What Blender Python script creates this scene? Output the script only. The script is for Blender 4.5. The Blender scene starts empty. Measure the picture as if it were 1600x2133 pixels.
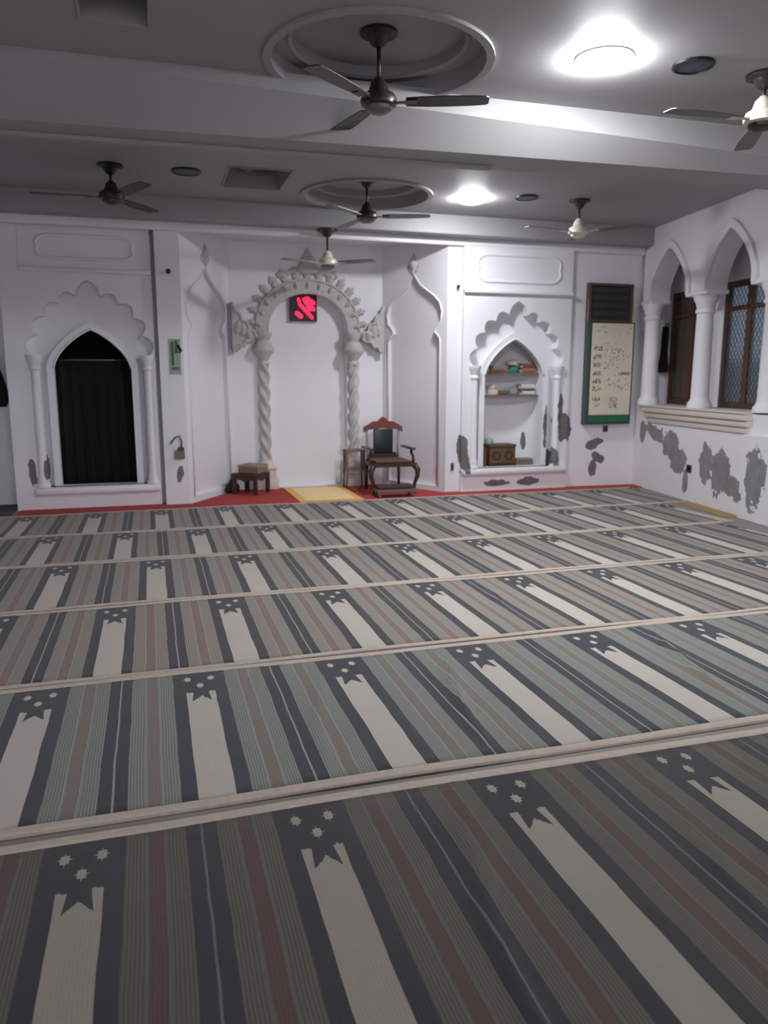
import bpy, bmesh, math, random
from mathutils import Vector, Matrix
from mathutils.geometry import tessellate_polygon

sc = bpy.context.scene
C = sc.collection
PI = math.pi
R = math.radians
random.seed(7)

# ------------------------------------------------------------------ camera
cam_d = bpy.data.cameras.new('camera')
cam = bpy.data.objects.new('camera', cam_d)
C.objects.link(cam)
F_PX, PITCH, YAW, CAM_H = 1600.4, 0.1741, 0.2923, 1.5
fwd = Vector((math.sin(YAW)*math.cos(PITCH), math.cos(YAW)*math.cos(PITCH), -math.sin(PITCH)))
rgt = Vector((math.cos(YAW), -math.sin(YAW), 0))
upv = rgt.cross(fwd)
cam.matrix_world = Matrix(((rgt.x, upv.x, -fwd.x, 0), (rgt.y, upv.y, -fwd.y, 0), (rgt.z, upv.z, -fwd.z, CAM_H), (0, 0, 0, 1)))
cam_d.sensor_fit = 'VERTICAL'
cam_d.sensor_height = 36.0
cam_d.lens = F_PX/2133*36.0
cam_d.clip_start = 0.05
cam_d.dof.use_dof = True
cam_d.dof.focus_distance = 3.6
cam_d.dof.aperture_fstop = 2.6
sc.camera = cam

# ------------------------------------------------------------------ sky, exposure
w = bpy.data.worlds.new('dusk_sky')
sc.world = w
w.use_nodes = True
bg = w.node_tree.nodes['Background']
bg.inputs[0].default_value = (0.36, 0.42, 0.55, 1)
bg.inputs[1].default_value = 0.30
sc.view_settings.view_transform = 'Standard'
sc.view_settings.look = 'None'
sc.view_settings.gamma = 1
sc.view_settings.use_curve_mapping = False
sc.view_settings.exposure = 0.70
LAMP_POWER = 245.0
FAR_LAMP = .57
REAR_FILL = 1.2  # strength of the fill lamps added behind the camera

# ------------------------------------------------------------------ node helpers
class X:
    """small expression builder for shader math"""
    def __init__(s, nt, v): s.nt, s.v = nt, v
    def _op(s, op, *a):
        n = s.nt.nodes.new('ShaderNodeMath'); n.operation = op
        for i, q in enumerate((s,)+a):
            if isinstance(q, X): q = q.v
            if isinstance(q, (int, float)): n.inputs[i].default_value = q
            else: s.nt.links.new(q, n.inputs[i])
        return X(s.nt, n.outputs[0])
    def __add__(s, o): return s._op('ADD', o)
    def __sub__(s, o): return s._op('SUBTRACT', o)
    def __mul__(s, o): return s._op('MULTIPLY', o)
    def __truediv__(s, o): return s._op('DIVIDE', o)
    def lt(s, o): return s._op('LESS_THAN', o)
    def gt(s, o): return s._op('GREATER_THAN', o)
    def abs(s): return s._op('ABSOLUTE')
    def mn(s, o): return s._op('MINIMUM', o)
    def mx(s, o): return s._op('MAXIMUM', o)
    def sqrt(s): return s._op('SQRT')
    def frac(s): return s._op('FRACT')
    def sin(s): return s._op('SINE')

def new_mat(name):
    m = bpy.data.materials.new(name); m.use_nodes = True
    nt = m.node_tree
    return m, nt, nt.nodes['Principled BSDF']

def lin(r, g, b):
    f = lambda c: ((c/255+0.055)/1.055)**2.4 if c > 10 else c/255/12.92
    return (f(r), f(g), f(b), 1)

def coords(nt, kind='Object'):
    t = nt.nodes.new('ShaderNodeTexCoord')
    s = nt.nodes.new('ShaderNodeSeparateXYZ')
    nt.links.new(t.outputs[kind], s.inputs[0])
    return t.outputs[kind], X(nt, s.outputs[0]), X(nt, s.outputs[1]), X(nt, s.outputs[2])

def world_pos(nt):
    t = nt.nodes.new('ShaderNodeNewGeometry')
    s = nt.nodes.new('ShaderNodeSeparateXYZ')
    nt.links.new(t.outputs['Position'], s.inputs[0])
    return t.outputs['Position'], X(nt, s.outputs[0]), X(nt, s.outputs[1]), X(nt, s.outputs[2])

def noise(nt, vec, scale, detail=4, rough=.55):
    n = nt.nodes.new('ShaderNodeTexNoise')
    n.inputs['Scale'].default_value = scale; n.inputs['Detail'].default_value = detail
    n.inputs['Roughness'].default_value = rough
    if vec is not None: nt.links.new(vec, n.inputs['Vector'])
    return X(nt, n.outputs['Fac'])

def mix(nt, fac, a, b):
    n = nt.nodes.new('ShaderNodeMix'); n.data_type = 'RGBA'
    for i, q in ((0, fac), (6, a), (7, b)):
        if isinstance(q, X): q = q.v
        if isinstance(q, (int, float, tuple)): n.inputs[i].default_value = q
        else: nt.links.new(q, n.inputs[i])
    return n.outputs[2]

def bump(nt, bsdf, h, strength=.3, dist=.01):
    b = nt.nodes.new('ShaderNodeBump')
    b.inputs['Strength'].default_value = strength; b.inputs['Distance'].default_value = dist
    nt.links.new(h.v if isinstance(h, X) else h, b.inputs['Height'])
    nt.links.new(b.outputs[0], bsdf.inputs['Normal'])

def simple(name, col, rough=.6, metal=0., var=.12, scale=8., bmp=.0, coord='Object'):
    m, nt, b = new_mat(name)
    v, _, _, _ = coords(nt, coord)
    n = noise(nt, v, scale)
    dark = tuple(c*(1-var*1.6) for c in col[:3])+(1,)
    lite = tuple(min(1, c*(1+var)) for c in col[:3])+(1,)
    nt.links.new(mix(nt, n, dark, lite), b.inputs['Base Color'])
    b.inputs['Roughness'].default_value = rough; b.inputs['Metallic'].default_value = metal
    if bmp: bump(nt, b, noise(nt, v, scale*6), bmp, .004)
    return m

def wood(name, col, rough=.4, sc_=(3, 3, 30)):
    m, nt, b = new_mat(name)
    v, x, y, z = coords(nt)
    mp = nt.nodes.new('ShaderNodeMapping'); mp.inputs['Scale'].default_value = sc_
    nt.links.new(v, mp.inputs[0])
    n = noise(nt, mp.outputs[0], 4, 5, .6)
    nt.links.new(mix(nt, n, tuple(c*.55 for c in col[:3])+(1,), tuple(min(1, c*1.35) for c in col[:3])+(1,)), b.inputs['Base Color'])
    b.inputs['Roughness'].default_value = rough
    bump(nt, b, n, .15, .003)
    return m

def emit(name, col, strength):
    m, nt, b = new_mat(name)
    b.inputs['Base Color'].default_value = (0, 0, 0, 1)
    b.inputs['Emission Color'].default_value = col
    b.inputs['Emission Strength'].default_value = strength
    return m

# painted plaster with flaked patches: blobs = (s, z, half_width, half_height, angle)
WALL_COL = lin(233, 231, 237)
def plaster(name, blobs=(), axis=(1, 0, 0, 0), base=WALL_COL, c0=lin(84, 82, 82), c1=lin(128, 126, 126)):
    m, nt, b = new_mat(name)
    v, px, py, pz = world_pos(nt)
    n1 = noise(nt, v, 1.3, 4)
    n2 = noise(nt, v, 14, 5)
    col = mix(nt, n1, tuple(c*.93 for c in base[:3])+(1,), tuple(min(1, c*1.02) for c in base[:3])+(1,))
    h = n2*.25
    if blobs:
        s = px*axis[0]+py*axis[1]-axis[3]
        warp = (noise(nt, v, 5.5, 5, .62)-.5)*1.9
        d = None
        for (bs, bz, a, c, ang) in blobs:
            ca, sa = math.cos(R(ang)), math.sin(R(ang))
            ds, dz = s-bs, pz-bz
            u = (ds*ca+dz*sa)/a
            t = (dz*ca-ds*sa)/c
            q = (u*u+t*t).sqrt()
            d = q if d is None else d.mn(q)
        e = d+warp
        mask = X(nt, e.v)._op('SMOOTH_MIN', 9, 0.0).lt(.92)
        cem = mix(nt, noise(nt, v, 9, 5), c0, c1)
        col = mix(nt, mask, col, cem)
        h = h-mask*1.0
    nt.links.new(col, b.inputs['Base Color'])
    b.inputs['Roughness'].default_value = .62
    bump(nt, b, h, .35, .006)
    return m

# ------------------------------------------------------------------ mesh helpers
def link(name, me, mats, parent=None, loc=None, smooth=False):
    o = bpy.data.objects.new(name, me); C.objects.link(o)
    for mm in (mats if isinstance(mats, (list, tuple)) else [mats]): me.materials.append(mm)
    if parent is not None: o.parent = parent
    if loc is not None: o.location = loc
    if smooth:
        for p in me.polygons: p.use_smooth = True
    return o

def from_bm(name, bm, mats, parent=None, loc=None, smooth=False, auto=None):
    bmesh.ops.recalc_face_normals(bm, faces=bm.faces)
    me = bpy.data.meshes.new(name); bm.to_mesh(me); bm.free()
    o = link(name, me, mats, parent, loc, smooth)
    if auto is not None:
        for p in me.polygons: p.use_smooth = True
        me.set_sharp_from_angle(angle=R(auto))
    return o

def add_box(bm, lo, hi, bevel=0., mat=None, seg=2):
    g = bmesh.ops.create_cube(bm, size=1)
    vs = g['verts']
    for v in vs:
        v.co = Vector([lo[i]+(hi[i]-lo[i])*(v.co[i]+.5) for i in range(3)])
    if bevel:
        es = list({e for v in vs for e in v.link_edges})
        r = bmesh.ops.bevel(bm, geom=es, offset=bevel, segments=seg, affect='EDGES', profile=.5)
        vs = list({v for f in r['faces'] for v in f.verts} | {v for v in vs if v.is_valid})
    if mat is not None: bmesh.ops.transform(bm, matrix=mat, verts=[v for v in vs if v.is_valid])
    return vs

def add_lathe(bm, prof, seg=20, mat=Matrix(), cap=True):
    rings = []
    for r, z in prof:
        rings.append([bm.verts.new(mat @ Vector((r*math.cos(2*PI*i/seg), r*math.sin(2*PI*i/seg), z))) for i in range(seg)])
    for a, b in zip(rings, rings[1:]):
        for i in range(seg):
            bm.faces.new((a[i], a[(i+1) % seg], b[(i+1) % seg], b[i]))
    if cap:
        for rg in (rings[0], rings[-1]):
            bm.faces.new(rg)
    return rings

def add_tube(bm, pts, rad, seg=8, closed=False, squash=1.0):
    pts = [Vector(p) for p in pts]
    n = len(pts)
    rads = rad if isinstance(rad, (list, tuple)) else [rad]*n
    rings = []
    up = Vector((0, 0, 1))
    prev = None
    for i, p in enumerate(pts):
        if closed: t = pts[(i+1) % n]-pts[i-1]
        else: t = pts[min(i+1, n-1)]-pts[max(i-1, 0)]
        t.normalize()
        if prev is None:
            a = Vector((0, 1, 0)) if abs(t.y) < .9 else Vector((1, 0, 0))
        else: a = prev
        a = (a-t*a.dot(t))
        if a.length < 1e-6: a = t.orthogonal()
        a.normalize(); prev = a
        b = t.cross(a)
        rings.append([bm.verts.new(p+(a*math.cos(2*PI*k/seg)*squash+b*math.sin(2*PI*k/seg))*rads[i]) for k in range(seg)])
    pairs = list(zip(rings, rings[1:]))
    if closed: pairs.append((rings[-1], rings[0]))
    for a, b in pairs:
        for k in range(seg):
            bm.faces.new((a[k], a[(k+1) % seg], b[(k+1) % seg], b[k]))
    if not closed:
        bm.faces.new(rings[0]); bm.faces.new(rings[-1])

def add_plate(bm, outer, holes, d0, d1, tf):
    """flat plate with holes: 2-D loops in (s,z), front depth d0, back depth d1; tf(s,d,z)->world"""
    loops = [outer]+list(holes)
    flat = [p for l in loops for p in l]
    tris = tessellate_polygon([[Vector((p[0], p[1], 0)) for p in l] for l in loops])
    fr = [bm.verts.new(tf(p[0], d0, p[1])) for p in flat]
    bk = [bm.verts.new(tf(p[0], d1, p[1])) for p in flat]
    for t in tris:
        try:
            bm.faces.new([fr[i] for i in t]); bm.faces.new([bk[i] for i in reversed(t)])
        except ValueError: pass
    k = 0
    for l in loops:
        n = len(l)
        for i in range(n):
            a, b = k+i, k+(i+1) % n
            bm.faces.new((fr[a], fr[b], bk[b], bk[a]))
        k += n

def rect(a, b, c, d): return [(a, c), (b, c), (b, d), (a, d)]
def circle(cx, cy, r, n=40): return [(cx+r*math.cos(2*PI*i/n), cy+r*math.sin(2*PI*i/n)) for i in range(n)]
def frame(ox, oy, ux, uy, flip=1):
    L = math.hypot(ux, uy); ux, uy = ux/L, uy/L
    nx, ny = -uy*flip, ux*flip
    return lambda s, d, z: Vector((ox+ux*s+nx*d, oy+uy*s+ny*d, z))
def box_tf(bm, tf, s0, s1, d0, d1, z0, z1, bevel=0.):
    o = tf(0, 0, 0); a = tf(1, 0, 0)-o; n = tf(0, 1, 0)-o
    M = Matrix(((a.x, n.x, 0, o.x), (a.y, n.y, 0, o.y), (0, 0, 1, 0), (0, 0, 0, 1)))
    add_box(bm, (s0, d0, z0), (s1, d1, z1), bevel, M)

def structure(name, bm, m, parent=None, **k):
    o = from_bm(name, bm, m, parent, **k)
    if parent is None: o['kind'] = 'structure'
    return o
def tag(o, label, cat, group=None, kind=None):
    o['label'] = label; o['category'] = cat
    if group: o['group'] = group
    if kind: o['kind'] = kind
    return o
def thing(name, label, cat, loc=(0, 0, 0), rz=0, group=None):
    o = bpy.data.objects.new(name, None); C.objects.link(o)
    o.location = loc; o.rotation_euler = (0, 0, rz); o.empty_display_size = .1
    return tag(o, label, cat, group)
def copy_tree(o, parent=None):
    c = o.copy(); C.objects.link(c)
    if parent is not None: c.parent = parent
    for ch in list(o.children): copy_tree(ch, c)
    return c

# ------------------------------------------------------------------ materials
BACK_BLOBS = [  # on the back wall, in world X and Z
    (-1.315, .44, .045, .17, 4), (-1.17, .47, .03, .15, 0), (.29, .36, .04, .11, -12),
    (5.10, .86, .035, .28, 0), (4.95, .62, .03, .18, 0), (5.27, 1.02, .05, .3, 0), (5.35, .82, .13, .22, 12),
    (5.85, .58, .14, .07, 20), (5.92, .4, .13, .07, -30), (5.84, .26, .07, .12, 5),
    (3.89, .5, .07, .26, 8), (4.36, .105, .2, .045, 0), (4.82, .115, .17, .06, 0), (5.19, .42, .07, .14, 0)]
RIGHT_BLOBS = [  # along the right wall from its far corner
    (.22, .76, .09, .16, 0), (.52, .77, .3, .09, -18), (.98, .62, .28, .17, -20), (1.2, .45, .2, .18, 0), (1.38, .28, .07, .16, 0),
    (1.8, .5, .13, .24, 0), (2.12, .42, .2, .27, 0), (2.42, .27, .26, .13, -22), (2.86, .46, .17, .36, 0)]
WU = (-.14834, -.98894)                  # direction along the right wall
WO = (6.47, 9.3)
M_back = plaster('painted_plaster_back', BACK_BLOBS, (1, 0, 0, 0))
M_right = plaster('painted_plaster_right', RIGHT_BLOBS, (WU[0], WU[1], 0, WO[0]*WU[0]+WO[1]*WU[1]), c0=lin(108, 107, 107), c1=lin(158, 157, 159))
M_wall = plaster('painted_plaster')
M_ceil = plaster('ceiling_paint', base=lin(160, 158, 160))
M_cream = plaster('cream_plaster', base=lin(214, 205, 198))
M_carve = simple('carved_plaster', lin(196, 191, 190), .7, var=.2, scale=20, bmp=.4, coord='Object')
M_dark = simple('unlit_room_dark', lin(30, 26, 24), .9)  # dark brown walls carry the unlit room's darkness in their colour
M_black = simple('black_cloth', lin(14, 14, 17), .95)
M_plastic = simple('black_plastic', lin(20, 20, 22), .35, var=.05)
M_brown = wood('dark_brown_wood', lin(62, 38, 32), .35)
M_redwood = wood('red_brown_wood', lin(118, 58, 46), .35, (30, 3, 3))
M_grey_wood = wood('weathered_wood', lin(112, 100, 92), .6)
M_frame = wood('window_frame_wood', lin(88, 62, 46), .5)
M_metal = simple('grey_metal', lin(120, 118, 115), .4, .8)
M_fan_d = simple('dark_fan_metal', lin(58, 50, 47), .4, .2, .08)
M_fan_g = simple('grey_fan_metal', lin(112, 108, 106), .4, .1, .06)
M_fan_w = simple('cream_fan_metal', lin(226, 220, 205), .3, .1, .04)

# carpets
def carpet(name, P, zone, mid, navy, white, line):
    m, nt, b = new_mat(name)
    v, x, y, z = coords(nt)
    wob = (noise(nt, v, 3.0, 2)-.5)*.014
    xx = x+wob
    f = ((xx/P)+.5).frac()-.5             # -.5..+.5, 0 on the axis of a motif
    a = f.abs()
    dx = a*P                              # metres from the motif axis
    t = y*-1.0                            # metres below the top edge
    rag = (noise(nt, v, 55, 2)-.5)*.05
    fine = ((a*66).frac()-.5).abs()*2
    vn = noise(nt, v, 26, 4)
    zcol = mix(nt, fine.gt(.62), tuple(c*.88 for c in zone[:3])+(1,), tuple(min(1, c*1.42) for c in zone[:3])+(1,))
    col = zcol
    redm = a.gt(.27)*a.lt(.335)
    rcol = mix(nt, fine.gt(.66), mid, tuple(min(1, c*1.25) for c in mid[:3])+(1,))
    col = mix(nt, redm, col, rcol)
    ln = (a-.264).abs().lt(.0032).mx((a-.340).abs().lt(.0032))
    col = mix(nt, ln*.6, col, line)
    col = mix(nt, a.gt(.43), col, navy)
    col = mix(nt, a.gt(.4945)*.85, col, line)
    side = a.lt(.172)
    col = mix(nt, side, col, navy)
    # cream prayer strip with a flag shaped head under three stars
    inner = dx.lt(.068)
    body = inner*((t+rag*.7).gt(.285))
    tab = dx.lt((t-.28).mx(0)*.10+.034)*((t+rag*.5).lt(dx*1.25+.335))
    cream = body*(X(nt, tab.v)*-1.0+1.0)
    cc = mix(nt, vn, tuple(c*.86 for c in white[:3])+(1,), white)
    col = mix(nt, cream, col, cc)
    sx = f*P
    st = None
    for (cx, ct, r) in ((-.056, .118, .027), (.056, .118, .027), (0, .205, .027)):
        ax, at = (sx-cx).abs(), ((t-ct)*.62).abs()
        s1 = (ax.sqrt()+at.sqrt()).lt(math.sqrt(r)*1.05).mx(ax.mx(at).lt(r*.5))
        st = s1 if st is None else st.mx(s1)
    col = mix(nt, st*side, col, white)
    # worn, dusty tone and pile
    col = mix(nt, noise(nt, v, 1.6, 3)*.22, col, lin(128, 122, 118))
    col = mix(nt, vn*.25, col, tuple(c*.5 for c in zone[:3])+(1,))
    nt.links.new(col, b.inputs['Base Color'])
    b.inputs['Roughness'].default_value = .95
    b.inputs['Specular IOR Level'].default_value = .15
    b.inputs['Sheen Weight'].default_value = .15
    bump(nt, b, noise(nt, v, 240, 2)*.6+fine*.2, .5, .004)
    return m
NAVY = lin(48, 51, 63)
CREAM = lin(206, 197, 188)
M_bord = simple('carpet_binding', lin(188, 174, 162), .95, var=.15, scale=40, bmp=.3)

# ================================================================== STRUCTURE
ZC, ZB, YW = 3.42, 3.11, 9.35
bm = bmesh.new(); add_box(bm, (-3, -11, -.1), (8, 10.9, 0))
floor = structure('floor', bm, simple('stone_floor', lin(140, 134, 128), .7, var=.15, scale=3))
I = lambda s, d, z: Vector((s, d, z))
P2 = lambda x, d, y: Vector((x, y, d))

# ceiling in two bays with round and square recesses
CO1, CO2 = (1.45, 4.93), (2.33, 8.38)
RC = .66
SQ1, SQ2 = (-.27, .10, 4.42, 4.86), (.80, 1.40, 7.62, 8.42)
bm = bmesh.new()
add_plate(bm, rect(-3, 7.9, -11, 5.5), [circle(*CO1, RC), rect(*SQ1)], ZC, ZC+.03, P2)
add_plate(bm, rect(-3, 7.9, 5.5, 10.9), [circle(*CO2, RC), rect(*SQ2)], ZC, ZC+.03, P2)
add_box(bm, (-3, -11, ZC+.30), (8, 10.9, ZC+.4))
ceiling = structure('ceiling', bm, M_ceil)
for co in (CO1, CO2):
    bm = bmesh.new()
    M = Matrix.Translation((co[0], co[1], ZC))
    add_lathe(bm, [(RC+.05, .0), (RC+.05, -.02), (RC, -.02), (RC, .10), (.57, .10), (.55, .085), (.53, .10), (.53, .16), (.02, .16)], 56, M, cap=False)
    from_bm('ceiling_coffer', bm, M_ceil, ceiling, auto=35)
for sq in (SQ1, SQ2):
    bm = bmesh.new()
    add_plate(bm, rect(*sq), [rect(sq[0]+.012, sq[1]-.012, sq[2]+.012, sq[3]-.012)], ZC-.012, ZC+.16, P2)
    add_box(bm, (sq[0], sq[2], ZC+.16), (sq[1], sq[3], ZC+.18))
    from_bm('square_recess', bm, M_ceil, ceiling)

# down-stand beams
bm = bmesh.new()
pts = [(-3, 5.37, 5.78, 6.12), (7.9, 5.30, 5.28, 5.74)]
rings = []
for x, yt, y0, y1 in pts:
    rings.append([bm.verts.new(q) for q in ((x, yt, ZC+.02), (x, y0, ZB+.015), (x, y0+.02, ZB), (x, y1, ZB), (x, y1+.02, ZB+.04), (x, y1+.03, ZC+.02))])
for i in range(6): bm.faces.new((rings[0][i], rings[0][(i+1) % 6], rings[1][(i+1) % 6], rings[1][i]))
bm.faces.new(rings[0]); bm.faces.new(rings[1])
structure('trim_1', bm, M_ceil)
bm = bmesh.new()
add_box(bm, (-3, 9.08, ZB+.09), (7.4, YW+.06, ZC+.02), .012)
for yb in (-.6, -4.2):                  # unseen beams added to shade the wall top from the fill lamps
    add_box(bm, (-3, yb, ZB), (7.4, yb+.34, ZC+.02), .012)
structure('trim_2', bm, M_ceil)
# cornice under the far beam
bm = bmesh.new()
add_box(bm, (-1.48, YW-.06, ZB), (6.47, YW+.005, ZB+.10), .02)
structure('trim_3', bm, M_wall)

# closing walls
bm = bmesh.new(); add_box(bm, (-3, -11, 0), (-2.9, 10.9, ZC+.1)); structure('wall_left', bm, M_wall)
bm = bmesh.new(); add_box(bm, (-3, -11.1, 0), (8, -11, ZC+.1)); structure('wall_front', bm, M_wall)

# ------------------------------------------------------------------ back wall
bm = bmesh.new()
add_box(bm, (-2.9, 9.9, 0), (-1.48, 10.0, ZC+.1))           # set-back bay at the far left
add_box(bm, (-1.50, 9.41, 0), (-1.293, 9.95, ZC+.1))
add_box(bm, (.03, 9.565, 0), (.16, 9.62, ZC+.1))         # its return
add_box(bm, (.12, YW, 0), (.39, 9.6, ZC+.1), .006)          # pilaster left of the mihrab
add_box(bm, (3.65, YW, 0), (3.90, 9.6, ZC+.1), .006)        # pilaster right of the mihrab
add_box(bm, (5.30, YW, 0), (6.75, 9.6, ZC+.1))              # stretch with the notice board
wall_back = structure('wall_back', bm, M_back)

def pointed(w_, z0, z1, zs, n=12, power=.62, e=1.2):
    """closed loop of an opening with a pointed arch: half width, sill, apex, springing"""
    L = [(-w_, z0)]
    for i in range(n+1):
        x = -w_*math.cos(i/n*PI/2)
        L.append((x, zs+(z1-zs)*max(0, 1-(abs(x)/w_)**e)**power))
    return L+[(-x, z) for x, z in reversed(L[:-1])]

def scalloped(w_, z0, z1, zs, lobes=4, sag=.40, n=8):
    """opening whose arch is a row of round lobes rising to a pointed one"""
    cus = []
    for i in range(lobes+1):
        t = i/lobes*.86
        x = -w_*math.cos(t*PI/2)
        cus.append((x, zs+(z1-.16-zs)*math.sin(t*PI/2)**.92))
    L = [(-w_, z0)]
    for (x0, y0), (x1, y1) in zip(cus, cus[1:]):
        dx, dy = x1-x0, y1-y0
        c = math.hypot(dx, dy); nx, ny = -dy/c, dx/c
        for k in range(n):
            t = k/n
            b_ = math.sin(PI*t)**.75*c*sag
            L.append((x0+dx*t+nx*b_, y0+dy*t+ny*b_))
    xe, ye = cus[-1]
    L.append((xe, ye))
    for k in range(1, 7):
        t = k/6
        L.append((xe*(1-t)-.028*math.sin(PI*t), ye+(z1-ye)*t+.022*math.sin(PI*t)))
    L = [p for i, p in enumerate(L) if i == 0 or (abs(p[0]-L[i-1][0])+abs(p[1]-L[i-1][1])) > .004]
    return L+[(-x, z) for x, z in reversed(L[:-1])]

def column_mesh(bm, tf, s, d, z0, z1, r, cap_h=.15, base_h=.12):
    p = tf(s, d, 0)
    prof = [(r*1.5, z0), (r*1.5, z0+.03), (r*1.25, z0+.05), (r*1.35, z0+.075), (r*1.08, z0+base_h), (r, z0+base_h+.02), (r*.95, z1-cap_h-.02),
            (r*1.25, z1-cap_h-.01), (r*1.25, z1-cap_h+.015), (r*1.05, z1-cap_h+.03), (r*1.5, z1-.05), (r*1.7, z1-.03), (r*1.7, z1)]
    add_lathe(bm, prof, 20, Matrix.Translation((p.x, p.y, 0)))

def alcove(name, cx, half, y_front, z_sill, z_apex, z_spring, sc_apex, sc_spring, op_w, z_ledge, depth):
    tf = frame(cx, y_front, 1, 0)
    par = bpy.data.objects.new(name, None); C.objects.link(par); par.parent = wall_back
    bm = bmesh.new()
    add_plate(bm, rect(-half, half, 0, ZC+.05), [scalloped(.595, z_sill, sc_apex, sc_spring)], 0, .15, tf)
    from_bm('scalloped_panel', bm, M_back, par)
    bm = bmesh.new()
    op = pointed(op_w, z_sill, z_apex, z_spring)
    add_plate(bm, rect(-half+.005, half-.005, z_sill-.02, sc_apex+.12), [op], .15, .20, tf)
    from_bm('arch_plate', bm, M_back, par)
    # flat raised band round the opening
    bm = bmesh.new()
    big = pointed(op_w+.075, z_sill, z_apex+.085, z_spring)
    add_plate(bm, big[:], [[(x*.999, z) if z > z_sill else (x, z+.002) for x, z in op]], .07, .152, tf)
    from_bm('arch_band', bm, M_back, par)
    bm = bmesh.new()
    add_tube(bm, [tf(x, .067, z) for x, z in op if z > z_sill+.01], .013, 8)
    from_bm('arch_roll', bm, M_back, par, smooth=True)
    # fluted shell in each lobe
    for sx in (-1, 1):
        bm = bmesh.new()
        column_mesh(bm, tf, sx*.60, .012, z_sill+.0, sc_spring+.02, .05)
        from_bm('column', bm, M_back, par, auto=40)
    bm = bmesh.new()
    box_tf(bm, tf, -half, half, -.07, .16, z_sill-.085, z_sill, .03)
    from_bm('sill', bm, M_back, par, auto=40)
    bm = bmesh.new()
    box_tf(bm, tf, -half, half, -.05, .02, z_ledge-.03, z_ledge+.015, .01)
    from_bm('ledge', bm, M_back, par)
    # oblong cartouche with lobed ends
    bm = bmesh.new()
    z0, z1 = z_ledge+.12, ZB-.09
    zm, hh, hw = (z0+z1)/2, (z1-z0)/2, half-.16
    L = []
    for i in range(8):
        t = i/7; L.append((-hw+.16+(2*hw-.32)*t, z0))
    for k in range(1, 12):
        a = -PI/2+PI*k/12
        L.append((hw-.16+(.12+.04*abs(math.sin(2.0*a)))*math.cos(a), zm+hh*math.sin(a)))
    L += [(-x, 2*zm-z) for x, z in L]
    add_tube(bm, [tf(x, 0, z) for x, z in L], .02, 8, True)
    from_bm('cartouche', bm, M_back, par, smooth=True)
    return tf, par

tfP, portal = alcove('arched_portal', -.61, .685, 9.41, .26, 2.03, 1.60, 2.56, 1.72, .415, 2.66, .1)
tfN, niche = alcove('arched_niche', 4.62, .77, 9.30, .31, 1.99, 1.52, 2.46, 1.62, .425, 2.575, .35)
# dark room behind the portal
bm = bmesh.new()
box_tf(bm, tfP, -.66, .66, .20, 1.5, -.0, 2.5)
bmesh.ops.delete(bm, geom=[f for f in bm.faces if f.normal.y < -.9 or (f.calc_center_median().y < 9.63)], context='FACES')
from_bm('dark_recess', bm, M_dark, portal)
# bowed niche shell with two shelves
bm = bmesh.new()
L = [(-.44+.0*1, 0.2)]
n = 16
arc = [(-.44*math.cos(PI*i/n), .20+.30*math.sin(PI*i/n)**.7) for i in range(n+1)]
rg = []
for z in (.29, 1.4, 2.2):
    rg.append([bm.verts.new(tfN(s, d, z)) for s, d in arc])
for a, b in zip(rg, rg[1:]):
    for i in range(n): bm.faces.new((a[i], a[i+1], b[i+1], b[i]))
bm.faces.new(rg[-1]); bm.faces.new(rg[0])
from_bm('niche_shell', bm, M_back, niche, auto=50)
SHELF = (1.555, 1.262)
for z in SHELF:
    bm = bmesh.new()
    add_plate(bm, [(s*.985, d-.005) for s, d in arc], [], z-.022, z, lambda s, zz, d: tfN(s, d, zz))
    from_bm('niche_shelf', bm, simple('shelf_concrete', lin(120, 100, 96), .8), niche)

# ------------------------------------------------------------------ mihrab recess
XL, XR, YM = 1.03, 3.09, 10.35
bm = bmesh.new()
add_box(bm, (.39, 9.36, 3.22), (3.65, 10.7, 3.3))            # soffit
wall_m = structure('wall_mihrab', bm, M_wall)
def ogee(cx, w_):
    half = [(w_, .0), (w_, 1.94), (w_*.98, 2.0), (w_*.80, 2.07), (w_*.84, 2.13), (w_*1.02, 2.2), (w_*1.06, 2.32), (w_*.98, 2.43), (w_*.78, 2.52), (w_*.5, 2.60), (w_*.26, 2.67), (w_*.12, 2.75)]
    return [(cx+x, z) for x, z in half]+[(cx, 2.82)]+[(cx-x, z) for x, z in reversed(half)]
def splay(name, tf, L):
    par = bpy.data.objects.new(name, None); C.objects.link(par); par.parent = wall_m
    bm = bmesh.new()
    og = ogee(L*.5, L*.40)
    og = [(s, max(z, .075)) for s, z in og]
    add_plate(bm, rect(0, L, 0, 3.25), [og], 0, .055, tf)
    add_plate(bm, rect(0, L, 0, 3.25), [], .055, .12, tf)
    from_bm('splay_panel', bm, M_wall, par)
    bm = bmesh.new()
    add_tube(bm, [tf(s, -.0, z) for s, z in og if z > .07], .014, 8)
    from_bm('ogee_moulding', bm, M_wall, par, smooth=True)
    bm = bmesh.new()
    p = tf(L*.5, .0, 0)
    add_lathe(bm, [(.012, 2.80), (.03, 2.84), (.02, 2.87), (.055, 2.92), (.06, 2.96), (.03, 3.02), (.004, 3.08)], 12, Matrix.Translation((p.x, p.y, 0)))
    for sx in (-1, 1):
        add_tube(bm, [tf(L*.5+sx*t, 0, z) for t, z in ((.01, 2.84), (.06, 2.86), (.09, 2.90), (.08, 2.94))], [.014, .014, .012, .008], 6)
    from_bm('finial', bm, M_carve, par, smooth=True)
LS = math.hypot(XL-.39, YM-YW)
splay('left_splay', frame(.39, YW, XL-.39, YM-YW), LS)
splay('right_splay', frame(XR, YM, 3.65-XR, YW-YM), math.hypot(3.65-XR, YM-YW))
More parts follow.
